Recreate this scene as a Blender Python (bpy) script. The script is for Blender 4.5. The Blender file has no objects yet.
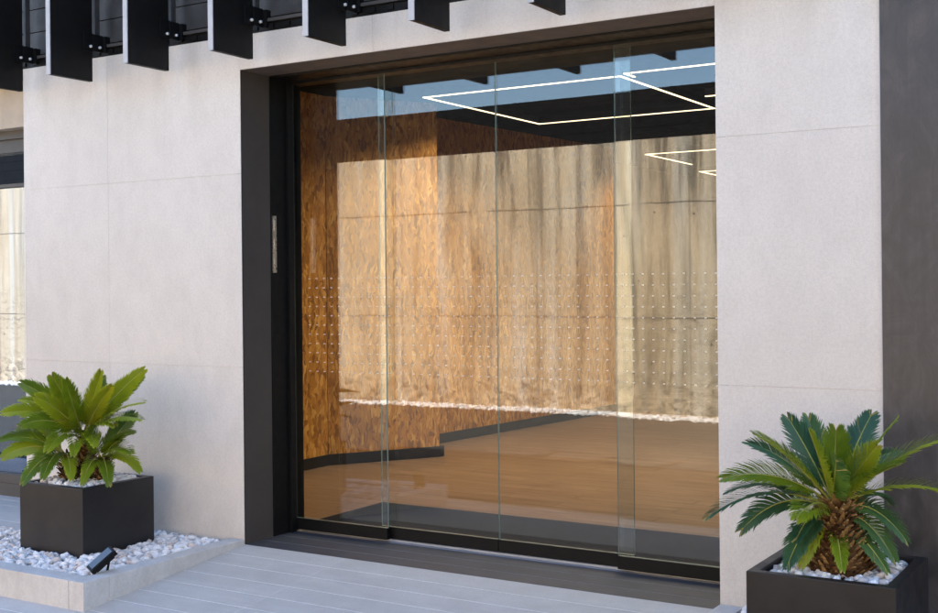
import bpy, math, random
from mathutils import Vector, Matrix, noise
random.seed(7)
R = math.radians
scene = bpy.context.scene
COL = scene.collection

# ------------------------------------------------------------------ helpers
class MB:
    """collects shapes (world coordinates) that become ONE mesh object"""
    def __init__(s): s.v = []; s.f = []; s.m = []; s.sm = []
    def add(s, vs, fs, mi=0, smooth=False):
        n = len(s.v); s.v += [tuple(p) for p in vs]
        for f in fs:
            s.f.append(tuple(i + n for i in f)); s.m.append(mi); s.sm.append(smooth)
    def box(s, x0, x1, y0, y1, z0, z1, mi=0):
        vs = [(x, y, z) for z in (z0, z1) for y in (y0, y1) for x in (x0, x1)]
        s.add(vs, [(0,2,3,1),(4,5,7,6),(0,1,5,4),(2,6,7,3),(0,4,6,2),(1,3,7,5)], mi)
        return s
    def prism(s, pts, z0, z1, mi=0):
        n = len(pts)
        vs = [(x, y, z0) for x, y in pts] + [(x, y, z1) for x, y in pts]
        fs = [tuple(range(n-1, -1, -1)), tuple(range(n, 2*n))]
        fs += [(i, (i+1) % n, n+(i+1) % n, n+i) for i in range(n)]
        s.add(vs, fs, mi); return s
    def tube(s, path, rads, seg=6, mi=0, cap=True):
        vs = []; n = len(path)
        for i, p in enumerate(path):
            p = Vector(p)
            t = (Vector(path[min(i+1, n-1)]) - Vector(path[max(i-1, 0)])).normalized()
            a = t.cross(Vector((0, 0, 1)))
            if a.length < 1e-3: a = Vector((1, 0, 0))
            a.normalize(); b = t.cross(a)
            for k in range(seg):
                w = 2*math.pi*k/seg
                vs.append(p + (a*math.cos(w) + b*math.sin(w))*rads[i])
        fs = [(i*seg+k, i*seg+(k+1) % seg, (i+1)*seg+(k+1) % seg, (i+1)*seg+k)
              for i in range(n-1) for k in range(seg)]
        if cap: fs += [tuple(range(seg-1, -1, -1)), tuple(range((n-1)*seg, n*seg))]
        s.add(vs, fs, mi, True); return s

ABS = {}
def obj(name, mb, mats, parent=None, bevel=0):
    off = ABS[parent] if parent else Vector((0, 0, 0))
    me = bpy.data.meshes.new(name)
    me.from_pydata([tuple(Vector(p) - off) for p in mb.v], [], mb.f)
    if not isinstance(mats, (list, tuple)): mats = [mats]
    for m in mats: me.materials.append(m)
    me.polygons.foreach_set('material_index', mb.m)
    me.polygons.foreach_set('use_smooth', mb.sm)
    me.update()
    o = bpy.data.objects.new(name, me); COL.objects.link(o)
    if parent: o.parent = parent
    ABS[o] = off
    if bevel:
        b = o.modifiers.new('Bevel', 'BEVEL'); b.width = bevel; b.segments = 2
        b.limit_method = 'ANGLE'; b.angle_limit = R(40); b.harden_normals = True
    return o
def tag(o, label=None, cat=None, group=None, kind=None):
    if label: o['label'] = label
    if cat: o['category'] = cat
    if group: o['group'] = group
    if kind: o['kind'] = kind
    return o
def thing(name, loc, label, cat, group=None):
    o = bpy.data.objects.new(name, None); COL.objects.link(o)
    o.empty_display_size = .1; o.location = loc; ABS[o] = Vector(loc)
    return tag(o, label, cat, group)
def struct(name, mb, mat, bevel=0): return tag(obj(name, mb, mat, None, bevel), kind='structure')
def copy_tree(o, parent=None):
    c = o.copy(); COL.objects.link(c)
    if parent: c.parent = parent
    for ch in list(o.children): copy_tree(ch, c)
    return c

# ------------------------------------------------------------------ materials
class N:
    def __init__(s, name, rough=.6, spec=.5, metal=0):
        s.mat = bpy.data.materials.new(name); s.mat.use_nodes = True
        s.t = s.mat.node_tree; s.n = s.t.nodes; s.l = s.t.links
        s.b = s.n['Principled BSDF']; s.out = s.n['Material Output']
        s.b.inputs['Roughness'].default_value = rough
        s.b.inputs['Specular IOR Level'].default_value = spec
        s.b.inputs['Metallic'].default_value = metal
        s.tc = s.n.new('ShaderNodeTexCoord')
    def link(s, a, b): s.l.new(a, b)
    def coord(s, scale=(1, 1, 1), rot=(0, 0, 0), loc=(0, 0, 0), src=None):
        m = s.n.new('ShaderNodeMapping'); m.inputs['Scale'].default_value = scale
        m.inputs['Rotation'].default_value = rot; m.inputs['Location'].default_value = loc
        s.link(src or s.tc.outputs['Object'], m.inputs['Vector']); return m.outputs[0]
    def noise(s, vec, scale, detail=4, rough=.55, dist=0):
        x = s.n.new('ShaderNodeTexNoise'); x.inputs['Scale'].default_value = scale
        x.inputs['Detail'].default_value = detail; x.inputs['Roughness'].default_value = rough
        x.inputs['Distortion'].default_value = dist
        s.link(vec, x.inputs['Vector']); return x.outputs['Fac']
    def voronoi(s, vec, scale, feat='F1', out='Distance'):
        x = s.n.new('ShaderNodeTexVoronoi'); x.feature = feat; x.inputs['Scale'].default_value = scale
        s.link(vec, x.inputs['Vector']); return x.outputs[out]
    def ramp(s, fac, stops):
        x = s.n.new('ShaderNodeValToRGB'); e = x.color_ramp.elements
        while len(e) < len(stops): e.new(.5)
        for q, (p, c) in zip(e, stops):
            q.position = p; q.color = (*c, 1) if len(c) == 3 else c
        s.link(fac, x.inputs[0]); return x.outputs[0]
    def g(s, fac, a, b, va=0., vb=1.): return s.ramp(fac, [(a, (va,)*3), (b, (vb,)*3)])
    def mix(s, fac, a, b, mode='MIX'):
        x = s.n.new('ShaderNodeMix'); x.data_type = 'RGBA'; x.blend_type = mode
        for v, k in ((fac, 0), (a, 6), (b, 7)):
            if isinstance(v, (int, float)): x.inputs[k].default_value = v
            elif isinstance(v, tuple): x.inputs[k].default_value = (*v, 1)
            else: s.link(v, x.inputs[k])
        return x.outputs[2]
    def math(s, op, a, b=None, c=None):
        x = s.n.new('ShaderNodeMath'); x.operation = op
        for i, v in enumerate((a, b, c)):
            if v is None: continue
            if isinstance(v, (int, float)): x.inputs[i].default_value = v
            else: s.link(v, x.inputs[i])
        return x.outputs[0]
    def sep(s, vec=None):
        x = s.n.new('ShaderNodeSeparateXYZ'); s.link(vec or s.tc.outputs['Object'], x.inputs[0]); return x.outputs
    def color(s, c):
        if isinstance(c, tuple): s.b.inputs['Base Color'].default_value = (*c, 1)
        else: s.link(c, s.b.inputs['Base Color'])
        return s
    def rough(s, r): s.link(r, s.b.inputs['Roughness']); return s
    def bump(s, h, strength=.3, dist=.01):
        x = s.n.new('ShaderNodeBump'); x.inputs['Strength'].default_value = strength
        x.inputs['Distance'].default_value = dist
        s.link(h, x.inputs['Height']); s.link(x.outputs[0], s.b.inputs['Normal']); return s

def mat_plain(name, c, rough=.5, spec=.5, metal=0, var=.12, scale=6, bump=0):
    m = N(name, rough, spec, metal); v = m.coord()
    n = m.noise(v, scale, 5, .6)
    lo = tuple(x*(1-var) for x in c); hi = tuple(min(1, x*(1+var)) for x in c)
    m.color(m.ramp(n, [(.3, lo), (.7, hi)]))
    m.rough(m.g(m.noise(v, scale*3, 3), .3, .7, rough*.85, min(1, rough*1.15)))
    if bump: m.bump(m.noise(v, 220, 2), bump, .002)
    return m.mat

# pale large-format stone cladding
def mat_facade(name='pale_stone_cladding', tint=(1, 1, 1)):
    FAC_LO, FAC_HI = [tuple(a*b for a, b in zip(q, tint)) for q in (globals()['FAC_LO'], globals()['FAC_HI'])]
    m = N(name, .62, .35); v = m.coord()
    big = m.noise(v, 1.1, 5, .6, .4); mid = m.noise(m.coord((1, 1, .6)), 9, 6, .65)
    fine = m.noise(v, 160, 3, .7)
    c = m.ramp(big, [(.3, FAC_LO), (.7, FAC_HI)])
    c = m.mix(m.g(mid, .42, .70, 0, .55), c, tuple(x*.92 for x in FAC_LO))
    c = m.mix(m.g(m.noise(v, 60, 4, .7), .42, .75, .0, .28), c, (.40, .36, .32))
    c = m.mix(m.g(fine, .35, .75, .0, .34), c, (.36, .33, .30))
    # faint damp drip marks under the top
    st = m.noise(m.coord((7, 7, .35)), 1, 4, .6)
    z = m.sep()[2]
    top = m.math('MULTIPLY', m.g(m.math('MULTIPLY', z, .3), .7, .98), m.g(st, .5, .75))
    c = m.mix(m.math('MULTIPLY', top, .16), c, (.3, .27, .24))
    low = m.math('MULTIPLY', m.math('SUBTRACT', 1.0, m.g(z, .0, .25)), m.g(mid, .3, .7))
    c = m.mix(m.math('MULTIPLY', low, .3), c, (.3, .27, .24))
    m.color(c); m.bump(fine, .12, .001); return m.mat
FAC_LO, FAC_HI = (.72, .664, .592), (.80, .742, .668)

def mat_osb():
    m = N('osb_strand_board', .5, .4)
    src = m.tc.outputs['Object']
    s_ = m.sep(src)
    u = m.math('ADD', s_[0], s_[1]); z = s_[2]
    cmb = m.n.new('ShaderNodeCombineXYZ'); m.link(u, cmb.inputs[0]); m.link(z, cmb.inputs[1])
    base = cmb.outputs[0]
    nz = m.n.new('ShaderNodeTexNoise'); nz.inputs['Scale'].default_value = 6.5; nz.inputs['Detail'].default_value = 3
    m.link(base, nz.inputs['Vector'])
    vm = m.n.new('ShaderNodeVectorMath'); vm.operation = 'MULTIPLY_ADD'
    vm.inputs[1].default_value = (.13, .13, 0); m.link(nz.outputs['Color'], vm.inputs[0]); m.link(base, vm.inputs[2])
    w = vm.outputs[0]
    def layer(rot, sx, sy, loc):
        x = m.n.new('ShaderNodeTexVoronoi'); x.inputs['Scale'].default_value = 1
        m.link(m.coord((sx, sy, 1), (0, 0, rot), loc, w), x.inputs['Vector'])
        g_ = m.n.new('ShaderNodeSeparateColor'); m.link(x.outputs['Color'], g_.inputs[0])
        return g_.outputs[0], g_.outputs[1], x.outputs['Distance']
    a1, a2, ad = layer(R(15), 27, 13, (0, 0, 0))
    b1, b2, bd = layer(R(-40), 34, 13, (3, 7, 0))
    c1, c2, cd = layer(R(50), 32, 12, (9, 2, 0))
    e1, e2, ed = layer(R(-80), 36, 13, (5, 12, 0))
    D, M_, H_, L_ = (.19, .074, .011), (.44, .190, .029), (.54, .245, .041), (.72, .40, .10)
    st = [(0, D), (.34, M_), (.74, H_), (1, L_)]
    ca, cb, cc, ce = m.ramp(a1, st), m.ramp(b1, st), m.ramp(c1, st), m.ramp(e1, st)
    c = m.mix(m.g(b2, .60, .61), ca, cb); c = m.mix(m.g(c2, .66, .67), c, cc); c = m.mix(m.g(e2, .76, .77), c, ce)
    grain = m.noise(m.coord((60, 9, 1), (0, 0, R(10)), src=w), 1, 3, .6)
    c = m.mix(m.g(grain, .45, .75, 0, .35), c, (.13, .05, .010))
    big = m.noise(base, 1.3, 4, .6)
    c = m.mix(m.g(big, .45, .75, 0, .4), c, (.18, .072, .014))
    knots = m.noise(base, 9, 3, .7, 1.6)
    c = m.mix(m.g(knots, .64, .72, 0, .6), c, (.055, .022, .006))
    m.color(c); m.bump(a1, .25, .002); return m.mat

def mat_floor_wood():
    m = N('oak_laminate', .32, .5)
    p = m.sep(); 
    br = m.n.new('ShaderNodeTexBrick'); br.offset = .37
    for k, v_ in (('Scale', 1.0), ('Mortar Size', .004), ('Brick Width', 1.38), ('Row Height', .19)): br.inputs[k].default_value = v_
    br.inputs['Color1'].default_value = (.0, .0, .0, 1); br.inputs['Color2'].default_value = (1, 1, 1, 1); br.inputs['Mortar'].default_value = (.5, .5, .5, 1)
    m.link(m.tc.outputs['Object'], br.inputs['Vector'])
    g = m.noise(m.coord((1.6, 26, 1)), 1, 6, .65, .8)
    c = m.ramp(g, [(.25, (.11, .069, .041)), (.5, (.235, .152, .094)), (.76, (.37, .255, .171))])
    c = m.mix(m.math('MULTIPLY', m.g(br.outputs['Color'], 0, 1), .25), c, (.14, .075, .038))
    c = m.mix(m.math('MULTIPLY', br.outputs['Fac'], .85), c, (.04, .024, .014))
    m.color(c); m.bump(br.outputs['Fac'], -.3, .002); return m.mat

def mat_concrete_wall():
    m = N('board_marked_concrete', .85, .2); v = m.tc.outputs['Object']
    p = m.sep(v); z = p[2]
    big = m.noise(m.coord((.55, .55, .35)), 1.2, 5, .6, .3)
    c = m.ramp(big, [(.28, (.54, .39, .24)), (.55, (.70, .54, .36)), (.78, (.80, .67, .50))])
    streak = m.noise(m.coord((2.3, 1, .10)), 1.0, 5, .62, .25)
    s2 = m.noise(m.coord((4.3, 1, .3), loc=(3, 0, 1)), 1.0, 7, .72, .5)
    fade = m.g(m.math('MULTIPLY', z, .27), .05, 1.0, .25, 1.0)
    c = m.mix(m.math('MULTIPLY', m.math('MULTIPLY', m.g(streak, .47, .66), m.g(big, .35, .62, .25, 1)), m.math('MULTIPLY', fade, .8)), c, (.17, .135, .10))
    c = m.mix(m.math('MULTIPLY', m.g(s2, .52, .68), m.math('MULTIPLY', fade, .7)), c, (.15, .12, .095))
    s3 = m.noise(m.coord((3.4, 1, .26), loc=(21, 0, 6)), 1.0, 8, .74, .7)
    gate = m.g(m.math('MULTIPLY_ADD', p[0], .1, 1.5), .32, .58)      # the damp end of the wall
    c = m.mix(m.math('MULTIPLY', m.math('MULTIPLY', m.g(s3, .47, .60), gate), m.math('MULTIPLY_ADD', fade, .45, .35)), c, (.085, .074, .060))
    rust = m.noise(m.coord((3.1, 1, .12), loc=(11, 0, 4)), 1.0, 4, .6, .2)
    c = m.mix(m.g(rust, .52, .72, 0, .45), c, (.30, .155, .07))
    pale = m.noise(m.coord((4.2, 1, .2), loc=(1, 0, 9)), 1.0, 4, .6, .2)
    c = m.mix(m.g(pale, .5, .7, 0, .6), c, (.72, .66, .56))
    # formwork joints
    for zj, w_ in ((1.16, .009), (2.73, .008)):
        wob = m.math('MULTIPLY_ADD', m.noise(m.coord((1, 1, 1)), 1.4, 2), .05, zj - .025)
        d = m.math('ABSOLUTE', m.math('SUBTRACT', z, wob))
        brk = m.g(m.noise(m.coord((1.7, 1, 1), loc=(zj, 0, 0)), 1, 3), .30, .48)
        c = m.mix(m.math('MULTIPLY', m.math('MULTIPLY', m.math('SUBTRACT', 1, m.g(d, w_*.5, w_*1.6)), brk), .8), c, (.09, .075, .06))
    xj = m.math('ABSOLUTE', m.math('SUBTRACT', m.math('FRACT', m.math('MULTIPLY', p[0], 1/2.4)), .5))
    c = m.mix(m.math('MULTIPLY', m.math('SUBTRACT', 1, m.g(xj, .003, .007)), .4), c, (.12, .10, .08))
    # bug holes and grime at the foot
    vo = m.voronoi(m.coord((1, 0, 1)), 3.6, 'F1')
    c = m.mix(m.math('MULTIPLY', m.math('SUBTRACT', 1, m.g(vo, .045, .075)), .8), c, (.05, .042, .035))
    gr = m.noise(m.coord((2.2, 1, 3.5)), 2.4, 8, .75, .8)
    foot = m.math('SUBTRACT', 1, m.g(z, .05, .6))
    c = m.mix(m.math('MULTIPLY', foot, m.g(gr, .44, .62, 0, .85)), c, (.11, .09, .07))
    scuff = m.noise(m.coord((2.2, 1, 6), loc=(5, 0, 2)), 2.2, 8, .75, .8)
    mid = m.math('SUBTRACT', 1, m.g(m.math('ABSOLUTE', m.math('SUBTRACT', z, 1.1)), .1, .7))
    c = m.mix(m.math('MULTIPLY', mid, m.g(scuff, .50, .66, 0, .7)), c, (.16, .125, .095))
    m.color(c); m.bump(m.noise(v, 30, 4), .3, .01); return m.mat

def mat_paving(name, lo, hi, groove, rough=.62):
    m = N(name, rough, .4)
    n = m.noise(m.coord(), 5, 6, .65); f = m.noise(m.coord(), 140, 2, .6)
    c = m.ramp(n, [(.28, lo), (.72, hi)])
    st = m.noise(m.coord((1.2, 14, 1)), 1, 5, .6)
    c = m.mix(m.g(st, .4, .75, 0, .3), c, tuple(x*.82 for x in lo))
    c = m.mix(m.g(f, .35, .75, 0, .4), c, tuple(x*.65 for x in lo))
    wear = m.noise(m.coord((1, 1.6, 1)), 1.7, 6, .7, .6)
    c = m.mix(m.g(wear, .48, .72, 0, .45), c, tuple(x*.72 for x in lo))
    grit = m.voronoi(m.coord(), 26)
    c = m.mix(m.g(m.math('ADD', grit, m.math('MULTIPLY', wear, .25)), .15, .19, .5, 0), c, (.10, .09, .08))
    m.color(c); m.bump(f, .15, .001); return m.mat

def mat_glass(name, f0, tint, dots=False, gcol=(1, 1, 1)):
    m = N(name); m.n.remove(m.b)
    lw = m.n.new('ShaderNodeLayerWeight'); lw.inputs['Blend'].default_value = .5
    f = m.math('POWER', lw.outputs['Facing'], 5.0)
    fac = m.math('MULTIPLY_ADD', f, 1-f0, f0)
    gl = m.n.new('ShaderNodeBsdfAnisotropic'); gl.inputs['Roughness'].default_value = 0.0
    gl.inputs['Color'].default_value = (*gcol, 1)
    tr = m.n.new('ShaderNodeBsdfTransparent'); tr.inputs['Color'].default_value = (*tint, 1)
    mx = m.n.new('ShaderNodeMixShader')
    m.link(fac, mx.inputs[0]); m.link(tr.outputs[0], mx.inputs[1]); m.link(gl.outputs[0], mx.inputs[2])
    last = mx.outputs[0]
    if dots:      # printed grid of small white safety dots
        p = m.sep(); pitch = .061
        def cell(v, off):
            return m.math('SUBTRACT', m.math('FRACT', m.math('MULTIPLY_ADD', v, 1/pitch, off)), .5)
        a, b_ = cell(p[0], .0), cell(p[2], 100.5 - 1.068/pitch)
        r2 = m.math('SQRT', m.math('ADD', m.math('MULTIPLY', a, a), m.math('MULTIPLY', b_, b_)))
        band = m.math('LESS_THAN', m.math('ABSOLUTE', m.math('SUBTRACT', p[2], 1.373)), 5.4*pitch)
        mask = m.math('MULTIPLY', m.math('LESS_THAN', r2, .0036/pitch), band)
        nrm = m.n.new('ShaderNodeNewGeometry'); sp = m.sep(nrm.outputs['Normal'])
        mask = m.math('MULTIPLY', mask, m.math('LESS_THAN', sp[1], 0.0)); mask = m.math('MULTIPLY', m.math('MULTIPLY', mask, m.math('GREATER_THAN', p[0], -1.492)), .8)
        df = m.n.new('ShaderNodeBsdfDiffuse'); df.inputs['Color'].default_value = (.86, .83, .76, 1)
        m2 = m.n.new('ShaderNodeMixShader'); m.link(mask, m2.inputs[0]); m.link(last, m2.inputs[1]); m.link(df.outputs[0], m2.inputs[2]); last = m2.outputs[0]
    m.link(last, m.out.inputs[0]); return m.mat

def mat_glass_edge():
    m = N('glass_edge_green', .25, .5)
    m.color((.30, .46, .42)); m.b.inputs['Transmission Weight'].default_value = .35
    return m.mat

def mat_leaf(name, dark, mid, light):
    m = N(name, .38, .5)
    oi = m.n.new('ShaderNodeObjectInfo')
    n = m.noise(m.coord(), 7, 3, .6)
    f = m.math('ADD', m.math('MULTIPLY', oi.outputs['Random'], .55), m.math('MULTIPLY', n, .5))
    c = m.ramp(f, [(.15, dark), (.5, mid), (.9, light)])
    m.color(c)
    tl = m.n.new('ShaderNodeBsdfTranslucent'); m.link(m.mix(.5, c, (.35, .42, .03), 'MIX'), tl.inputs['Color'])
    mx = m.n.new('ShaderNodeMixShader'); mx.inputs[0].default_value = .3
    m.link(m.b.outputs[0], mx.inputs[1]); m.link(tl.outputs[0], mx.inputs[2]); m.link(mx.outputs[0], m.out.inputs[0])
    return m.mat

def mat_pebble():
    m = N('white_pebble', .6, .4)
    geo = m.n.new('ShaderNodeNewGeometry')
    c = m.ramp(geo.outputs['Random Per Island'], [(0, (.45, .43, .42)), (.14, (.72, .69, .66)), (.3, (.90, .87, .84)), (.72, (.95, .93, .90)), (.86, (.84, .76, .70)), (1, (.60, .48, .40))])
    c = m.mix(m.g(m.noise(m.coord(), 45, 4), .45, .75, 0, .35), c, (.5, .46, .44))
    m.color(c); return m.mat

def mat_dark_metal_panel():
    m = N('blackened_steel', .38, .6)
    v = m.coord(); a = m.noise(m.coord((16, 6, .7)), 1, 5, .65); b = m.noise(m.coord((1, 1, .6)), 7, 7, .72, .8)
    c = m.ramp(b, [(.3, (.028, .025, .024)), (.5, (.058, .050, .046)), (.75, (.105, .088, .078))])
    c = m.mix(m.g(a, .45, .7, 0, .5), c, (.022, .020, .020))
    m.color(c); m.rough(m.g(b, .3, .75, .42, .62)); m.bump(m.noise(v, 60, 4), .1, .003); return m.mat

def mat_emit(name, c, s):
    m = N(name); m.color(c)
    m.b.inputs['Emission Color'].default_value = (*c, 1); m.b.inputs['Emission Strength'].default_value = s
    return m.mat

def mat_asphalt():
    m = N('asphalt', .9, .3); v = m.coord()
    c = m.ramp(m.noise(v, .8, 5), [(.3, (.030, .029, .028)), (.7, (.045, .044, .042))])
    c = m.mix(m.g(m.voronoi(v, 90), .1, .5, 0, .5), c, (.07, .068, .065))
    m.color(c); m.bump(m.noise(v, 120, 3), .4, .004); return m.mat

def mat_mat():
    m = N('coir_mat', .95, .1); v = m.coord()
    c = m.ramp(m.noise(v, 170, 3, .8), [(.40, (.004, .004, .004)), (.56, (.014, .014, .015)), (.74, (.075, .075, .078))])
    m.color(c); m.bump(m.noise(v, 170, 3, .8), .6, .006); return m.mat

M = dict(
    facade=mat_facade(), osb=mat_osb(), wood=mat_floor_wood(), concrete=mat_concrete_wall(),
    paving=mat_paving('grey_plank_tile', (.53, .515, .485), (.61, .595, .565), None),
    threshold=mat_paving('anthracite_plank_tile', (.046, .052, .064), (.076, .084, .100), None, .5),
    groove=mat_plain('pale_grout', (.80, .79, .77), .8),
    groove_dark=mat_plain('grey_grout', (.34, .34, .37), .8),
    reveal=mat_plain('brown_grey_lining', (.066, .056, .050), .5, .4, 0, .1, 3, .05),
    carpet=mat_plain('brown_carpet', (.070, .056, .040), .95, .05, 0, .35, 2),
    soffit=mat_plain('brown_lining_lit', (.15, .125, .11), .6, .3, 0, .12, 3, .05),  # reveal lining lightened: light bounced onto the soffit is put into its colour
    black=mat_plain('black_frame_paint', (.006, .006, .006), .5, .2, 0, .15, 8),
    fin=mat_plain('black_fin_paint', (.0055, .0048, .0046), .55, .28, 0, .35, 5, .05),
    edge=mat_plain('grey_fin_edge', (.46, .45, .455), .5, .4, 0, .1, 9),
    slat=mat_plain('charcoal_board', (.050, .050, .051), .55, .4, 0, .45, 4, .1),
    steel=mat_plain('brushed_steel', (.55, .55, .56), .3, .5, 1, .1, 20),
    bolt=mat_plain('zinc_bolt', (.80, .80, .80), .35, .5, .2, .05, 20),
    alu=mat_plain('aluminium_track', (.50, .52, .54), .35, .5, .6, .08, 20),
    planter=mat_plain('anthracite_powder_coat', (.017, .0155, .0155), .42, .40, 0, .3, 4, .12),
    soil=mat_plain('dark_soil', (.035, .026, .02), .95, .1, 0, .4, 30),
    kerb=mat_facade('grey_kerb_stone', (.90, .95, 1.02)), pebble=mat_pebble(), column=mat_dark_metal_panel(), asphalt=mat_asphalt(), mat=mat_mat(),
    ceiling=mat_plain('black_ceiling_paint', (.007, .007, .007), .9, .03, 0, .2, 4),
    darkwall=mat_plain('dark_grey_plaster', (.085, .068, .048), .9, .2, 0, .2, 3),
    base=mat_plain('black_skirting', (.012, .012, .013), .45, .4),
    beige=mat_plain('beige_render', (.52, .44, .35), .85, .2, 0, .1, 6, .1),
    winframe=mat_plain('grey_window_frame', (.075, .070, .066), .5, .4, 0, .1, 5),
    fence=mat_plain('dark_fence_metal', (.005, .005, .006), .8, .2, 0, .25, 3),
    glass=mat_glass('door_glass', .066, (.93, .95, .93), True),
    winglass=mat_glass('coated_window_glass', .30, (.55, .56, .55), False, (.68, .80, 1.0)),
    gedge=mat_glass_edge(),
    led=mat_emit('warm_led', (1, .80, .53), 2.8),
    bulb=mat_plain('dark_lens', (.05, .06, .07), .12, .6),
    leafL=mat_leaf('cycad_leaf_bright', (.07, .15, .014), (.29, .38, .020), (.60, .60, .035)),
    leafR=mat_leaf('cycad_leaf_mixed', (.035, .11, .030), (.22, .32, .020), (.52, .54, .03)),
    leafD=mat_leaf('cycad_leaf_dark', (.018, .070, .042), (.045, .13, .06), (.11, .21, .055)),
    dry=mat_plain('dry_leaf_tip', (.33, .27, .07), .6, .3, 0, .4, 30),
    rachis=mat_plain('cycad_midrib', (.33, .33, .06), .5),
    bark=mat_plain('cycad_bark', (.10, .052, .022), .9, .1, 0, .6, 40),
    scale=mat_plain('dry_leaf_base', (.34, .20, .08), .9, .1, 0, .5, 60),
)

# ------------------------------------------------------------------ ground
XL, XR = -5.222, -2.09            # doorway sides on the facade plane (y = 0)
HZ = 3.0                          # soffit height
g = MB(); g.add([(-400,-400,-.204),(400,-400,-.204),(400,400,-.204),(-400,400,-.204)], [(0,1,2,3)])
struct('ground', g, M['asphalt'])
def slope(y): return .1*y if y < 0 else 0.0
def pav_strip(mb, x0, x1, y0, y1, lift=0, mi=0, thick=.03):
    za, zb = slope(y0)+lift, slope(y1)+lift
    vs = [(x0,y0,za-thick),(x1,y0,za-thick),(x0,y1,zb-thick),(x1,y1,zb-thick),(x0,y0,za),(x1,y0,za),(x0,y1,zb),(x1,y1,zb)]
    mb.add(vs, [(0,2,3,1),(4,5,7,6),(0,1,5,4),(2,6,7,3),(0,4,6,2),(1,3,7,5)], mi)
# sloped apron of plank tiles with pale grout lines (each plank a separate strip above a grout bed)
p = MB(); pitch = .178; y = 0.0; gap = .007; row = 0
while y > -1.55:
    y1 = max(y - pitch + gap, -1.58)
    xs = [-14.0, -9.97 + (0 if row % 2 else .0), -7.6, -4.42, -1.99 + .0, .8, 6.0]
    for a, b in zip(xs[:-1], xs[1:]): pav_strip(p, a + .0025, b - .0025, y1, y)
    y -= pitch; row += 1
for k in range(3): pav_strip(p, -12, -7.31, .004 + k*.16, .157 + k*.16)
pav_strip(p, -14, 6, -1.58, 0, -.0012, 1, .02); p.box(-14, 6, -1.66, -1.584, -.3, -.160); pav_strip(p, -12, -7.31, .0, .5, -.0012, 1, .02)
struct('paving', p, [M['paving'], M['groove']])
# dark plank threshold inside the doorway
t = MB()
for k in range(3): pav_strip(t, XL + .002, XR - .002, .003 + k*.165, .003 + (k+1)*.165 - .008, 0, 0, .02)
pav_strip(t, XL + .002, XR - .002, .002, .60, -.0012, 1, .02)
tag(obj('door_threshold', t, [M['threshold'], M['groove_dark']]), 'dark anthracite plank threshold in the doorway under the glass doors', 'threshold')

# ------------------------------------------------------------------ building
bld = thing('building', (-4, .3, 0), 'pale stone clad building with a wide recessed glazed entrance', 'building')
c = MB(); J = .0007
zs = [-.35, 1.118, 2.345, 3.218]
def clad(x0, x1, zz, y0=0.0):
    for a, b in zip(zz[:-1], zz[1:]): c.box(x0+J, x1-J, y0, y0+.004, a+J, b-J)
for a, b in ((-7.306, -6.432), (-6.432, XL)): clad(a, b, zs)
for a, b in ((XL, -4.184), (-4.184, XR)): clad(a, b, [HZ, 3.218])
clad(XR, -1.296, zs)
obj('wall_cladding', c, M['facade'], bld)
k = MB()
k.box(-7.303, XL-.05, .0043, .62, -.35, 3.212); k.box(XL-.049, XR+.049, .0043, .62, HZ+.03, 3.212); k.box(XR+.05, -1.294, .0043, .62, -.35, 3.212)
obj('wall_core', k, M['facade'], bld)
# lining of the recess (jambs and soffit)
l = MB()
l.box(XL-.045, XL, .0135, .275, -.02, HZ); obj('jamb_lining', l, M['reveal'], bld)
l = MB(); l.box(XR, XR+.045, .0135, .275, -.02, HZ); obj('jamb_lining', l, M['reveal'], bld)
l = MB(); l.box(XL+.001, XR-.001, .0135, .275, HZ, HZ+.028); obj('soffit_lining', l, M['soffit'], bld)
# dark boarded band above the wall, behind the fins
s = MB()
for i in range(9): s.box(-9.0, 3.5, .03, .06, 3.315 + i*.165, 3.315 + i*.165 + .158)
s.box(-9.0, 3.5, .07, .3, 3.215, 4.8)
obj('board_band', s, M['slat'], bld)
s = MB(); s.box(-9.0, 3.5, -.002, .055, 3.278, 3.298); obj('ledge_channel', s, M['winframe'], bld)
s = MB(); s.box(-9.0, 3.5, .016, .068, 3.2185, 3.271)
x = -8.9
while x < 3.4: s.box(x, x+.05, .006, .0155, 3.235, 3.265); x += .13
obj('gap_profile', s, M['black'], bld)
# dark steel pier at the right
q = MB(); q.box(-1.293, 3.2, -.012, .5, -.35, 3.26); obj('steel_pier', q, M['column'], bld)
q = MB(); q.box(-1.2965, -1.2935, -.014, .1, -.35, 3.215); obj('pier_edge_trim', q, M['edge'], bld)
# side recess at the left: lintel
q = MB(); q.box(-12, -7.307, .30, .62, 2.865, 3.214); obj('lintel', q, M['beige'], bld)
# roof, back and side walls (keep the room dark)
q = MB(); q.box(-12.3, 3.5, .31, 16.3, 3.395, 4.75); obj('roof', q, M['ceiling'], bld)
q = MB(); q.box(-12.3, 3.5, 16.0, 16.3, -.3, 3.394); q.box(-12.3, -12.0, .3, 15.99, -.3, 3.394); q.box(3.2, 3.5, .51, 15.99, -.3, 3.394)
q.box(-7.3, -7.2, .63, 15.99, -.3, 3.394); q.box(-1.28, 3.19, .51, .62, -.3, 3.394)
obj('rear_wall', q, M['darkwall'], bld)

# interior floor, ceiling
q = MB(); q.box(-12, 3.2, .601, 8.334, -.05, -.002); struct('wood_floor', q, M['wood'])
q = MB(); q.box(-12, 3.2, 8.335, 16, -.05, -.003); struct('carpet_floor', q, M['carpet'])
q = MB(); q.box(-7.2, 3.2, .63, 15.99, 3.36, 3.393)
struct('ceiling', q, M['ceiling'])
pp = MB(); pp.tube([(-3.9, 5.9, 3.30), (-2.2, 6.6, 3.30)], [.02, .02], 8)
tag(obj('ceiling_pipe', pp, M['base']), 'thin black pipe under the black ceiling inside', 'pipe')

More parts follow.
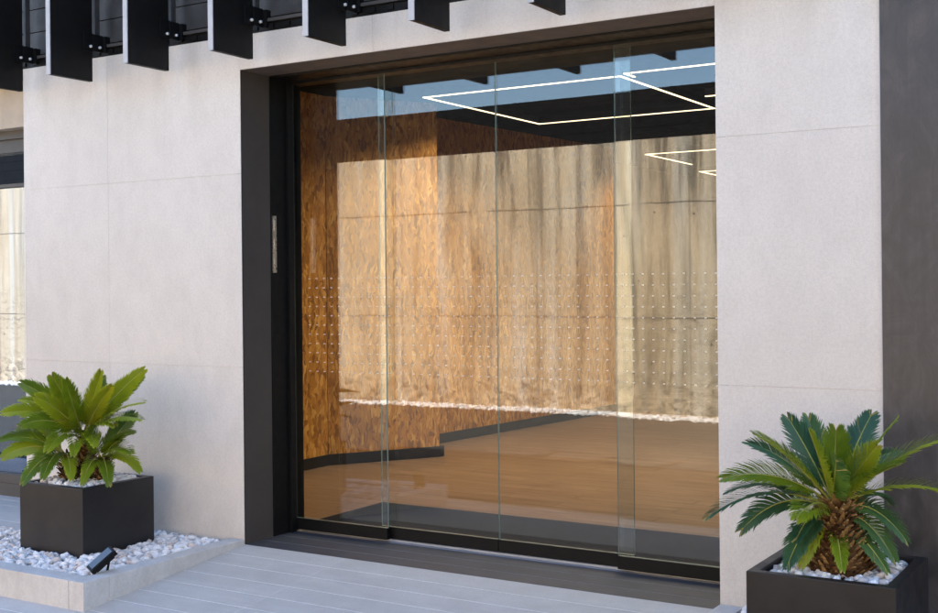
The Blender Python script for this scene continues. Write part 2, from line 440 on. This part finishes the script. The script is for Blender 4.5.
# OSB walls
ow = thing('osb_wall', (-6.9, 4, 0), 'orange-brown oriented strand board wall lining the left of the room', 'wall')
q = MB(); q.box(-7.0, -6.86, .64, 2.922, .10, 3.36); obj('board_panel', q, M['osb'], ow)
q = MB(); q.prism([(-6.858, 2.93), (-6.264, 3.87), (-6.30, 3.92), (-7.0, 3.92), (-7.0, 2.93)], .10, 3.36); obj('board_panel', q, M['osb'], ow)
q = MB(); q.prism([(-6.86, 3.93), (-6.484, 8.314), (-6.70, 8.33), (-7.1, 8.33), (-7.1, 3.93)], .10, 3.36); obj('board_panel', q, M['osb'], ow)
q = MB(); q.prism([(-6.99, .64), (-6.85, .64), (-6.85, 2.927), (-6.252, 3.872), (-6.252, 3.93), (-6.99, 3.93)], 0, .10)
q.prism([(-7.05, 3.935), (-6.852, 3.935), (-6.474, 8.318), (-6.70, 8.335), (-7.05, 8.335)], 0, .10)
obj('skirting', q, M['base'], ow)
# entrance mat
q = MB(); q.box(-5.30, -2.0, .615, 1.60, 0, .010); tag(obj('entrance_mat', q, M['mat'], None, .003), 'wide charcoal speckled entrance mat on the wood floor behind the doors', 'mat')

# ------------------------------------------------------------------ LED lights
def led(loc, segs, label, z=3.255):
    t_ = thing('led_light', (*loc, z), label, 'ceiling light', 'warm white LED line lights on the black ceiling')
    h = MB(); d = MB()
    for (x0, y0, x1, y1) in segs:
        w = .012
        if abs(x1-x0) > abs(y1-y0): bx = (min(x0,x1)-w, max(x0,x1)+w, y0-w, y0+w)
        else: bx = (x0-w, x0+w, min(y0,y1)+w+.001, max(y0,y1)-w-.001)
        h.box(*bx, z+.004, z+.07); d.box(bx[0]+.002, bx[1]-.002, bx[2]+.002, bx[3]-.002, z-.004, z+.003)
    obj('housing', h, M['base'], t_); obj('diffuser', d, M['led'], t_)
    for (x0, y0, x1, y1) in segs:          # the light each lit line throws down into the room
        ln = max(abs(x1-x0), abs(y1-y0))
        if ln < .4: continue
        la = bpy.data.lights.new('led_lamp', 'AREA'); la.shape = 'RECTANGLE'; la.size, la.size_y = (ln, .02) if abs(x1-x0) > abs(y1-y0) else (.02, ln)
        la.energy = LED_W*ln; la.color = (1, .80, .56); la.spread = R(136)
        lo = bpy.data.objects.new('led_lamp', la); COL.objects.link(lo); lo.parent = t_
        lo.location = Vector(((x0+x1)/2, (y0+y1)/2, z-.006)) - ABS[t_]
LED_W = 14.5
A, B, Cc, D = (-5.79, 2.95), (-5.79, 5.05), (-3.94, 5.05), (-3.94, 2.95)
led((-4.9, 4), [(*A, *D), (*A, *B), (*B, *Cc), (*D, *Cc)], 'big rectangular warm LED line light nearest the doors, complete outline in view')
led((-3, 3.5), [(-3.86, 2.86, -2.0, 2.86), (-3.86, 2.86, -3.86, 3.06), (-2.0, 2.86, -2.0, 4.31), (-3.74, 4.31, -2.0, 4.31)], 'LED line light cut off by the right jamb, beside the big rectangle')
led((-5.2, 9), [(-6.05, 8.36, -4.2, 8.36), (-6.05, 8.36, -6.05, 9.95), (-4.2, 8.36, -4.2, 9.95)], 'open ended LED line light farther back, seen against the streaked wall reflection')
led((-5.4, 12), [(-6.34, 11.0, -4.5, 11.0), (-6.34, 11.0, -6.34, 13.2), (-4.5, 11.0, -4.5, 13.2), (-6.34, 13.2, -4.5, 13.2)], 'LED line light deepest in the room, only its small corner showing at the right jamb')

# ------------------------------------------------------------------ sliding glass doors
ge = thing('glass_entrance', (-3.65, .52, 0), 'four panel frameless glass sliding entrance in a black frame', 'glass door')
f = MB()
f.box(XL-.05, XL+.006, .277, .585, 0, HZ); f.box(XR-.006, XR+.05, .277, .585, 0, HZ)
f.box(XL+.007, XL+.030, .43, .48, .0, HZ-.03)
f.box(XL+.007, XR-.007, .277, .475, HZ-.012, HZ+.028); f.box(XL+.007, XR-.007, .476, .585, HZ-.028, HZ+.028)
obj('frame', f, M['black'], ge, .0015)
q = MB(); q.box(XL+.03, XR-.03, .522, .532, .0015, .014); q.box(XL+.03, XR-.03, .57, .585, .0015, .012)
obj('floor_track', q, M['alu'], ge)
q = MB(); q.box(XL+.0065, XL+.011, .285, .322, 1.72, 2.09)
for zz in (1.78, 1.905, 2.03): q.box(XL+.0112, XL+.0135, .298, .309, zz-.035, zz+.035)
obj('strike_plate', q, M['steel'], ge)
def panel(x0, x1, yc, first, label):
    g_ = MB(); h = .006
    vs = [(x, y, z) for z in (.09, HZ-.02) for y in (yc-h, yc+h) for x in (x0, x1)]
    g_.add(vs, [(0,1,5,4),(2,6,7,3)], 0); g_.add(vs, [(0,2,3,1),(4,5,7,6),(0,4,6,2),(1,3,7,5)], 1)
    pn = obj('glass_panel', g_, [M['glass'], M['gedge']], ge); pn['label'] = label
    r_ = MB(); r_.box(x0, x1, yc-.017, yc+.017, .015, .0895); obj('bottom_rail', r_, M['black'], pn, .002)
panel(XL+.008, -4.462, .50, 0, 'fixed glass panel at the left jamb')
panel(-4.545, -3.676, .55, 1, 'sliding glass panel left of the middle seam')
panel(-3.672, -2.790, .55, 2, 'sliding glass panel right of the middle seam')
panel(-2.867, XR-.008, .50, 3, 'fixed glass panel at the right jamb')

# ------------------------------------------------------------------ side window at the far left
sw = thing('side_window', (-9, .5, 0), 'grey framed glazed side window partly cut off at the left edge', 'window')
f = MB(); f.box(-12, -7.32, .44, .56, .0, .10); f.box(-12, -7.32, .45, .55, .1005, .17); f.box(-12, -7.32, .40, .56, 2.80, 2.864); f.box(-12, -7.32, .43, .56, 2.70, 2.799)
f.box(-7.40, -7.31, .44, .56, .171, 2.699); f.box(-10.2, -10.1, .44, .56, .171, 2.699)
obj('frame', f, M['winframe'], sw)
g_ = MB(); g_.box(-12, -7.401, .495, .507, .171, 2.699); obj('pane', g_, M['winglass'], sw)
f = MB(); f.box(-12, -7.401, .47, .4945, 2.435, 2.46); obj('transom', f, M['winframe'], sw)

# ------------------------------------------------------------------ sun fins
FZ0, FZ1 = 3.035, 4.8
def make_fin(x):
    t_ = thing('sun_fin', (x, -.27, FZ0), 'x', 'sun fin', 'black vertical sun fins above the entrance')
    b = MB(); b.box(x-.018, x+.018, -.438, -.09, FZ0, FZ1); obj('blade', b, M['fin'], t_, .0015)
    e = MB(); e.box(x-.0185, x+.0185, -.445, -.4385, FZ0-.001, FZ1); obj('edge_strip', e, M['edge'], t_)
    k_ = MB(); k_.box(x+.0185, x+.026, -.17, -.088, FZ0+.20, FZ0+.325); k_.box(x+.0265, x+.036, -.096, -.015, FZ0+.205, FZ0+.32)
    k_.box(x+.0265, x+.06, -.0145, .029, FZ0+.21, FZ0+.315)
    br = obj('bracket', k_, M['black'], t_, .001)
    for (xx, yy) in ((.026, -.115), (.036, -.045)):
        o = MB(); o.tube([(x+xx, yy, FZ0+.235), (x+xx+.014, yy, FZ0+.235)], [.010, .009], 8); obj('bolt', o, M['bolt'], br)
    p_ = MB(); p_.box(x-.012, x+.012, -.06, -.02, FZ0+.24, FZ1); obj('mounting_post', p_, M['slat'], t_)
    return t_
labs = ['black sun fin cut by the left edge of the photo over the side window',
        'first whole black sun fin from the left, nearest the left end of the wall',
        'second whole black sun fin from the left, above the pale wall',
        'third whole black sun fin from the left, just left of the doorway corner',
        'black sun fin directly above the upper left corner of the doorway',
        'short visible black sun fin over the left part of the doorway, bracket out of sight',
        'black sun fin with only its lower tip showing at the top edge over the doorway',
        'black sun fin over the doorway seen only mirrored near the overlapping right panes',
        'black sun fin over the right jamb, seen only mirrored in the glass']
fx0, fdx = -7.211, .7207
f0 = make_fin(fx0); f0['label'] = labs[0]
for i in range(1, 9):
    o = copy_tree(f0); o.location.x = fx0 + fdx*i; o['label'] = labs[i]

# ------------------------------------------------------------------ planting beds, kerbs
def kerb(name, boxes, label):
    q_ = MB()
    for b in boxes: q_.box(*b)
    return tag(obj(name, q_, M['kerb'], None, .003), label, 'kerb')
KT = .03
kerb('stone_kerb', [(-5.34, XL, -1.098, -.003, -.3, KT), (-5.34, XL, -1.28, -1.1005, -.3, KT), (-6.6, -5.343, -1.28, -1.16, -.3, KT), (-9.2, -6.603, -1.28, -1.16, -.3, KT)],
     'pale stone kerb around the white pebble bed on the left')
kerb('stone_kerb', [(XR-.0, -1.97, -1.098, -.003, -.3, KT), (XR-.0, -1.97, -1.28, -1.1005, -.3, KT), (-1.967, 1.4, -1.28, -1.16, -.3, KT)],
     'pale stone kerb around the bed under the right planter, mostly out of view')

def pebble(mb, c_, r_, rng, low=False):
    # lumpy squashed stone from an 18/ 26 vertex ball
    rings, seg = (3, 6) if low else (4, 8)
    q_ = Matrix.Rotation(rng.uniform(0, 6.28), 3, 'Z') @ Matrix.Rotation(rng.uniform(-.6, .6), 3, 'X') @ Matrix.Rotation(rng.uniform(-.6, .6), 3, 'Y')
    sx, sy, sz = rng.uniform(.85, 1.35), rng.uniform(.7, 1.0), rng.uniform(.5, .8)
    vs = []; sd = Vector((rng.uniform(0, 99), rng.uniform(0, 99), rng.uniform(0, 99)))
    for i in range(rings+1):
        th = math.pi*i/rings
        for k_ in range(seg if 0 < i < rings else 1):
            ph = 2*math.pi*k_/seg
            d = Vector((math.sin(th)*math.cos(ph), math.sin(th)*math.sin(ph), math.cos(th)))
            rr = r_*(1 + .5*noise.noise(d*1.4 + sd))
            vs.append(Vector(c_) + q_ @ Vector((d.x*sx, d.y*sy, d.z*sz))*rr)
    fs = [(0, 1+k_, 1+(k_+1) % seg) for k_ in range(seg)]
    for i in range(rings-2):
        a = 1+i*seg
        fs += [(a+k_, a+seg+k_, a+seg+(k_+1) % seg, a+(k_+1) % seg) for k_ in range(seg)]
    a = 1+(rings-2)*seg; last = len(vs)-1
    fs += [(a+k_, last, a+(k_+1) % seg) for k_ in range(seg)]
    mb.add(vs, fs, 0, not low and rng.random() < .35)

def fill(inside, x0, x1, y0, y1, z, step, r0, r1, seed, low=False, layers=2):
    rng = random.Random(seed); mb = MB()
    for L in range(layers):
        yy = y0
        while yy < y1:
            xx = x0 + rng.uniform(0, step)
            while xx < x1:
                px, py = xx + rng.uniform(-.4, .4)*step, yy + rng.uniform(-.4, .4)*step
                if inside(px, py) and (L == 0 or rng.random() < .55):
                    pebble(mb, (px, py, z + L*r0*.8 + rng.uniform(-.3, .3)*r0), rng.uniform(r0, r1), rng, low)
                xx += step
            yy += step
    return mb
LPX0, LPX1, LPY0, LPY1, LPT = -6.362, -5.787, -.797, -.222, .422
RPX0, RPX1, RPY0, RPY1, RPT = -1.652, -1.052, -.895, -.275, .430
def in_left(x, y):
    if not (-7.6 < x < -5.365 and -1.135 < y < -.03): return False
    if x < -6.42 and y > -.44: return False
    return not (LPX0-.015 < x < LPX1+.015 and LPY0-.015 < y < LPY1+.015)
sb = MB(); sb.box(-9.2, -5.343, -1.157, -.45, -.25, -.012); sb.box(-6.44, -5.343, -.4495, -.003, -.25, -.012); struct('bed_soil', sb, M['soil'])
sb = MB(); sb.box(-1.967, 1.4, -1.157, -.015, -.25, -.012); struct('bed_soil', sb, M['soil'])
ps = fill(in_left, -7.6, -5.36, -1.15, -.03, -.002, .038, .015, .032, 3)
tag(obj('white_pebbles', ps, M['pebble']), 'white broken pebbles filling the kerbed bed around the left planter', 'pebbles', None, 'stuff')
ps = fill(lambda x, y: -1.94 < x < 0 and -1.135 < y < -.04 and not (RPX0-.02 < x < RPX1+.02 and RPY0-.02 < y < RPY1+.02), -1.95, 0, -1.15, -.03, .012, .055, .026, .038, 5)
tag(obj('white_pebbles', ps, M['pebble']), 'white pebbles in the bed beneath the right planter', 'pebbles', None, 'stuff')

def planter(x0, x1, y0, y1, z0, z1, label, fill_z):
    t_ = thing('planter', ((x0+x1)/2, (y0+y1)/2, z0), label, 'planter')
    w = .045; q_ = MB()
    o_ = [(x0, y0), (x1, y0), (x1, y1), (x0, y1)]; i_ = [(x0+w, y0+w), (x1-w, y0+w), (x1-w, y1-w), (x0+w, y1-w)]
    vs = [(*p_, z0) for p_ in o_] + [(*p_, z1) for p_ in o_] + [(*p_, z1) for p_ in i_] + [(*p_, fill_z-.06) for p_ in i_]
    fs = [(3,2,1,0)]
    for k_ in range(4):
        n_ = (k_+1) % 4
        fs += [(k_, n_, 4+n_, 4+k_), (4+k_, 4+n_, 8+n_, 8+k_), (8+k_, 8+n_, 12+n_, 12+k_)]
    fs += [(12, 13, 14, 15)]
    q_.add(vs, fs); obj('box', q_, M['planter'], t_, .004)
    s_ = MB(); s_.box(x0+w+.002, x1-w-.002, y0+w+.002, y1-w-.002, fill_z-.055, fill_z-.02); obj('soil', s_, M['soil'], t_)
    return t_
planter(LPX0, LPX1, LPY0, LPY1, -.02, LPT, 'square anthracite planter box in the left pebble bed', LPT-.01)
planter(RPX0, RPX1, RPY0, RPY1, -.02, RPT, 'square anthracite planter box at the right corner, rim wide and near', RPT-.02)
def pl_fill(x0, x1, y0, y1, z, seed, r0, r1, label):
    m_ = fill(lambda x, y: x0+.06 < x < x1-.06 and y0+.06 < y < y1-.06, x0, x1, y0, y1, z, .038, r0, r1, seed)
    tag(obj('white_pebbles', m_, M['pebble']), label, 'pebbles', None, 'stuff')
pl_fill(LPX0, LPX1, LPY0, LPY1, LPT-.012, 11, .016, .026, 'white pebbles on top of the left planter around the cycad stems')
pl_fill(RPX0, RPX1, RPY0, RPY1, RPT-.028, 12, .016, .028, 'white pebbles on top of the right planter around the shaggy trunk')

# small flood light lying against the kerb
fl = thing('flood_light', (-5.36, -1.08, .03), 'small black garden flood light leaning on the left kerb corner', 'flood light')
q = MB()
cx, cy, cz = -5.335, -1.05, .095
def obox(mb, cen, ax, ay, az, sx, sy, sz):
    ax, ay, az = Vector(ax), Vector(ay), Vector(az); cen = Vector(cen)
    vs = [cen + ax*sx*i + ay*sy*j + az*sz*k_ for k_ in (-1, 1) for j in (-1, 1) for i in (-1, 1)]
    mb.add(vs, [(0,2,3,1),(4,5,7,6),(0,1,5,4),(2,6,7,3),(0,4,6,2),(1,3,7,5)])
rot = Matrix.Rotation(R(-30), 3, 'Z') @ Matrix.Rotation(R(38), 3, 'X') @ Matrix.Rotation(R(12), 3, 'Y')
ax, ay, az = rot @ Vector((1, 0, 0)), rot @ Vector((0, 1, 0)), rot @ Vector((0, 0, 1))
obox(q, (cx, cy, cz), ax, ay, az, .042, .085, .016); obj('lamp_head', q, M['black'], fl, .004)
q = MB(); obox(q, Vector((cx, cy, cz)) + az*.018, ax, ay, az, .034, .07, .0015); obj('lens', q, M['bulb'], fl)
q = MB()
for k_ in (-2, -1, 0, 1, 2): obox(q, Vector((cx, cy, cz)) - az*.021 + ax*k_*.014, ax, ay, az, .002, .06, .005)
obj('cooling_fins', q, M['black'], fl)
q = MB(); q.tube([Vector((cx, cy, cz)) - az*.02 + ay*.04, (cx-.02, cy+.05, .0)], [.008, .008], 6); obj('stake', q, M['black'], fl)

# ------------------------------------------------------------------ cycads
def rach(base, tip, lift, n=16):
    b, t_ = Vector(base), Vector(tip); m_ = b.lerp(t_, .5) + Vector((0, 0, lift))
    return [(b*(1-u)**2 + m_*2*u*(1-u) + t_*u*u) for u in [i/(n-1) for i in range(n)]]
TOCAM = Vector((.5243, -.8515, .25)).normalized()      # towards the yard: the fronds turn their faces to the open side
def frond_mesh(base, tip, lift, leaf, rng, pairs=38, vee=.4, wid=.0062, face=.5, tocam=TOCAM):
    path = rach(base, tip, lift, 18); mb = MB()
    mb.tube(path, [.0058*(1-.75*i/17) for i in range(18)], 5, 1)
    L = len(path)-1
    face = face + rng.uniform(-.3, .25)
    for i in range(pairs):
        u = .16 + .84*(i+.5)/pairs
        s_ = u*L; k_ = min(int(s_), L-1); fr = s_-k_
        p_ = path[k_].lerp(path[k_+1], fr); t_ = (path[k_+1]-path[k_]).normalized()
        up = (Vector((0, 0, 1))*(1-face) + tocam*face)
        up = (up - t_*up.dot(t_)).normalized(); side = t_.cross(up).normalized()
        ll = leaf*(math.sin(math.pi*min(1, (u*.87+.09)))**.6)*rng.uniform(.88, 1.06)
        ang = R(62 - 36*u)      # angle away from the midrib, tighter towards the tip
        for sg in (-1, 1):
            v_ = vee + rng.uniform(-.10, .12)
            d0 = (t_*math.cos(ang) + (side*sg*math.cos(v_) + up*math.sin(v_))*math.sin(ang)).normalized()
            d1 = (d0*.9 + t_*.32 - Vector((0, 0, 1))*rng.uniform(.06, .22) + Vector((rng.uniform(-1, 1), rng.uniform(-1, 1), rng.uniform(-1, 1)))*.07).normalized()
            w_ = (up.cross(d0).normalized()*.92 + up*.3*sg).normalized()*wid
            a0 = p_; a1 = p_ + d0*ll*.45; a2 = a1 + d1*ll*.38; a3 = a2 + (d1 - Vector((0, 0, .18))).normalized()*ll*.2
            mi_ = 2 if (u > .95 and rng.random() < .4) or rng.random() < .008 else 0
            mb.add([a0-w_*.6, a0+w_*.6, a1-w_, a1+w_, a2-w_*.75, a2+w_*.75, a3], [(0,1,3,2), (2,3,5,4), (4,5,6)], mi_, True)
    return mb
cy_, sy_ = .8515, .5243
VR, VF = Vector((cy_, sy_, 0)), Vector((-sy_, cy_, 0))     # view axes of the photograph, used only to read the plants' spread from it
def cycad(name, loc, label, trunk, fronds, mats, leaf, seed, wid, face, tocam=TOCAM):
    rng = random.Random(seed)
    t_ = thing(name, loc, label, 'cycad'); L0 = Vector(loc)
    trunk(t_, L0, rng)
    for (bx, bz, bd, tx, tz, td, lift, mi, lf) in fronds:
        b = L0 + VR*bx + VF*bd + Vector((0, 0, bz)); e = L0 + VR*tx + VF*td + Vector((0, 0, tz))
        mb = frond_mesh(b, e, lift, leaf*lf, rng, int((e-b).length*125) + 10, rng.uniform(.15, .5), wid, face, tocam)
        obj('frond', mb, [mats[mi], M['rachis'], M['dry']], t_)
    return t_

def scale_tube(mb, c0, c1, r0, r1, n, rng, ln, mi):
    """spiral of upward pointing dry leaf bases"""
    for i in range(n):
        u = (i+.5)/n; a = i*2.39996
        rad = (r0*(1-u) + r1*u)*(1 + .25*math.sin(math.pi*u))
        p_ = Vector(c0).lerp(Vector(c1), u) + Vector((math.cos(a), math.sin(a), 0))*rad*.93
        out = Vector((math.cos(a), math.sin(a), rng.uniform(.35, 1.1))).normalized()
        sd = out.cross(Vector((0, 0, 1))).normalized(); up = sd.cross(out)
        l_ = ln*rng.uniform(.6, 1.2); w_ = ln*.26
        mb.add([p_-sd*w_, p_+sd*w_, p_+up*w_*.7, p_+out*l_-sd*w_*.35, p_+out*l_+sd*w_*.35, p_+out*l_+up*w_*.4],
               [(0,1,4,3), (1,2,5,4), (2,0,3,5), (3,4,5)], mi if rng.random() < .6 else 0)
# left: three short stems
LB = ((LPX0+LPX1)/2 - .01, (LPY0+LPY1)/2 + .02, LPT-.01)
def trunkL(t_, L0, rng):
    for (dx, dd, h, r_) in ((-.118, -.04, .165, .036), (.105, -.06, .14, .034), (-.03, .03, .275, .040)):
        c_ = L0 + VR*dx + VF*dd; mb = MB()
        mb.tube([c_ - Vector((0, 0, .03)), c_ + Vector((0, 0, h*.5)), c_ + Vector((0, 0, h))], [r_*1.1, r_, r_*.6], 10)
        scale_tube(mb, c_, c_ + Vector((0, 0, h)), r_*1.1, r_*.7, int(h*480), rng, .05, 1)
        obj('trunk', mb, [M['bark'], M['scale']], t_)
def px(base_px, pxm):   # photograph offsets (pixels) -> metres across / up
    return lambda a, b: ((a-base_px[0])/pxm, -(b-base_px[1])/pxm)
qL = px((87, 484), 157.4)
def fL(bp, tp, d, lift, mi=0, lf=1.0, bd=0):
    a = qL(*bp); b = qL(*tp); return (a[0], a[1], bd, b[0], b[1], d, lift, mi, lf)
C1, C2, C3 = (80, 440), (66, 458), (102, 462)
frL = [fL(C1, t_, d, l, m, f, .03) for (t_, d, l, m, f) in (
  ((26,386),-.08,.09,0,1), ((44,383),.14,.07,1,1), ((58,379),-.12,.03,0,1.05), ((76,382),-.22,.0,0,1.05), ((103,376),-.06,.0,0,1), ((93,384),.16,.0,1,1),
  ((146,374),-.08,.05,0,1.05), ((134,384),.14,.05,1,1), ((152,404),-.22,.09,1,1), ((155,418),-.36,.11,0,1.05), ((8,415),-.08,.12,0,1.05), ((14,405),.12,.10,1,1),
  ((36,424),-.24,.11,0,1), ((124,426),-.24,.11,0,1), ((88,452),-.32,.12,0,.95), ((62,448),-.30,.12,1,.95), ((108,444),-.30,.12,0,.9), ((84,404),-.30,.03,0,1), ((48,398),-.22,.06,0,1), ((120,388),-.20,.04,0,1))]
frL += [fL(C2, t_, d, l, m, f, -.04) for (t_, d, l, m, f) in (
  ((4,442),-.08,.11,0,1), ((8,458),-.10,.12,0,1), ((36,480),-.26,.13,1,.9), ((14,432),.08,.08,1,1), ((40,424),-.18,.05,0,1), ((58,474),-.30,.13,0,.85), ((28,468),.05,.12,1,.9), ((84,476),-.28,.12,0,.8))]
frL += [fL(C3, t_, d, l, m, f, -.06) for (t_, d, l, m, f) in (
  ((148,432),-.36,.07,0,1), ((144,450),-.34,.10,0,1), ((140,474),-.06,.13,1,.85), ((130,420),.05,.03,1,1), ((120,482),-.28,.13,0,.85), ((98,430),-.24,.03,0,.95), ((132,440),-.26,.08,1,.95), ((96,480),-.30,.12,1,.75))]
cycad('cycad', LB, 'bushy bright green cycad with several short stems in the left planter', trunkL, frL, [M['leafL'], M['leafR']], .108, 21, .0047, .66, Vector((.76, -.60, .25)).normalized())
# right: one thick shaggy trunk
RB = ((RPX0+RPX1)/2 + .0, (RPY0+RPY1)/2 - .02, RPT-.02)
def trunkR(t_, L0, rng):
    mb = MB()
    mb.tube([L0 + Vector((0, 0, z_)) for z_ in (-.03, .04, .10, .16, .22, .275)], [.12, .14, .13, .10, .07, .04], 14)
    scale_tube(mb, L0 - Vector((0, 0, .0)), L0 + Vector((0, 0, .24)), .135, .062, 380, rng, .05, 1)
    obj('trunk', mb, [M['bark'], M['scale']], t_)
    mb = MB()
    scale_tube(mb, L0 + Vector((0, 0, .22)), L0 + Vector((0, 0, .29)), .055, .03, 70, rng, .07, 1)
    obj('crown_bud', mb, [M['bark'], M['scale']], t_)
qR = px((835, 565), 237.0)
def fR(bp, tp, d, lift, mi=0, lf=1.0, bd=0):
    a = qR(*bp); b = qR(*tp); return (a[0], a[1], bd, b[0], b[1], d, lift, mi, lf)
cR = (831, 500)
frR = [
 fR(cR,(745,425),-.16,.06), fR(cR,(721,472),-.02,.12), fR((826,502),(701,507),-.10,.16,2), fR(cR,(792,423),-.26,.03), fR(cR,(797,418),.16,.04,2),
 fR(cR,(822,420),.22,.02,2), fR((833,498),(880,411),-.18,.02), fR((833,498),(886,416),.20,.05,2), fR((835,500),(931,430),-.16,.07), fR((836,502),(942,488),-.20,.14),
 fR((834,506),(893,530),-.12,.14,2,.9), fR((834,506),(884,470),.26,.10,2), fR((828,506),(744,528),.08,.16,2), fR((826,512),(776,553),-.14,.12,2,.9),
 fR((836,510),(880,548),-.14,.12,2,.8), fR((828,504),(775,500),-.30,.08,1), fR((830,500),(760,445),.22,.08,2),
 fR((832,498),(852,432),-.30,.01), fR((834,500),(905,452),.14,.08,2), fR((830,500),(812,444),-.32,.02), fR((836,506),(902,508),.16,.13,2,.9),
 fR((826,510),(784,526),-.16,.10,2,.8), fR((832,522),(822,552),-.24,.06,0,.6), fR((838,520),(868,556),-.20,.07,2,.6), fR((826,516),(792,556),-.10,.10,0,.7), fR((840,512),(892,520),.0,.10,2,.8), fR((833,500),(868,448),-.36,.04,1), fR((826,504),(735,492),.16,.13,2), fR((832,498),(838,428),.05,.01,1),
]
cycad('cycad', RB, 'tall cycad with one thick shaggy trunk and dark arching fronds in the right planter', trunkR, frR, [M['leafR'], M['leafL'], M['leafD']], .116, 33, .0036, .45)

# ------------------------------------------------------------------ across the yard (seen mirrored in the glass)
WY = -8.7
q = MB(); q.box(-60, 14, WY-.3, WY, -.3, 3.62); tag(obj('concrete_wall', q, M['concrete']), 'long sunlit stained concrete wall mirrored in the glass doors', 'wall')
fe = thing('metal_fence', (-20, WY-.15, 3.62), 'dark metal board fence along the top of the mirrored concrete wall', 'fence')
q = MB()
for i in range(4): q.box(-60, 14, WY-.17, WY-.14, 3.63 + i*.178, 3.63 + i*.178 + .174)
obj('board_panel', q, M['fence'], fe)
q = MB(); x = -59
while x < 14: q.box(x, x+.06, WY-.235, WY-.171, 3.62, 4.33); x += 2.4
tag(obj('posts', q, M['fence'], fe), kind='stuff')
gs = fill(lambda x, y: True, -24, -2, WY+.03, WY+.42, -.185, .06, .022, .04, 9, True, 1)
tag(obj('white_gravel', gs, M['pebble']), 'strip of white gravel at the foot of the mirrored concrete wall', 'gravel', None, 'stuff')

# ------------------------------------------------------------------ light
SUN_EL, SUN_AZ = R(47), R(-14)          # azimuth measured from +Y towards +X
w = bpy.data.worlds.new('World'); scene.world = w; w.use_nodes = True
nt = w.node_tree; bg = nt.nodes['Background']
sky = nt.nodes.new('ShaderNodeTexSky'); sky.sky_type = 'NISHITA'; sky.sun_disc = False
sky.sun_elevation = SUN_EL; sky.sun_rotation = SUN_AZ; sky.air_density = 1.0; sky.dust_density = .5; sky.ozone_density = 2.6
nt.links.new(sky.outputs[0], bg.inputs[0]); bg.inputs[1].default_value = .57
ld = bpy.data.lights.new('sun', 'SUN'); ld.energy = 23; ld.angle = R(.5); ld.color = (1, .95, .86)
so = bpy.data.objects.new('sun', ld); COL.objects.link(so)
dv = Vector((math.sin(SUN_AZ)*math.cos(SUN_EL), math.cos(SUN_AZ)*math.cos(SUN_EL), math.sin(SUN_EL)))
so.rotation_euler = (-dv).to_track_quat('-Z', 'Y').to_euler(); so.location = dv*30

# ------------------------------------------------------------------ camera
cd = bpy.data.cameras.new('camera'); cam = bpy.data.objects.new('camera', cd); COL.objects.link(cam)
cd.sensor_width = 36; cd.lens = 1206/938*36; cd.clip_end = 2000; cd.clip_start = .05
ROLL = R(.55)
yaw = math.atan2(sy_, cy_)
cam.location = (0, -5.743, 1.62)
cam.rotation_euler = (Matrix.Rotation(yaw, 4, 'Z') @ Matrix.Rotation(R(90), 4, 'X') @ Matrix.Rotation(-ROLL, 4, 'Z')).to_euler()
cd.shift_x = 0; cd.shift_y = -20.5/938
scene.camera = cam
scene.view_settings.view_transform = 'Standard'; scene.view_settings.look = 'None'; scene.view_settings.exposure = 0
scene.render.engine = 'CYCLES'
scene.cycles.max_bounces = 12; scene.cycles.transparent_max_bounces = 24; scene.cycles.glossy_bounces = 6; scene.cycles.diffuse_bounces = 6
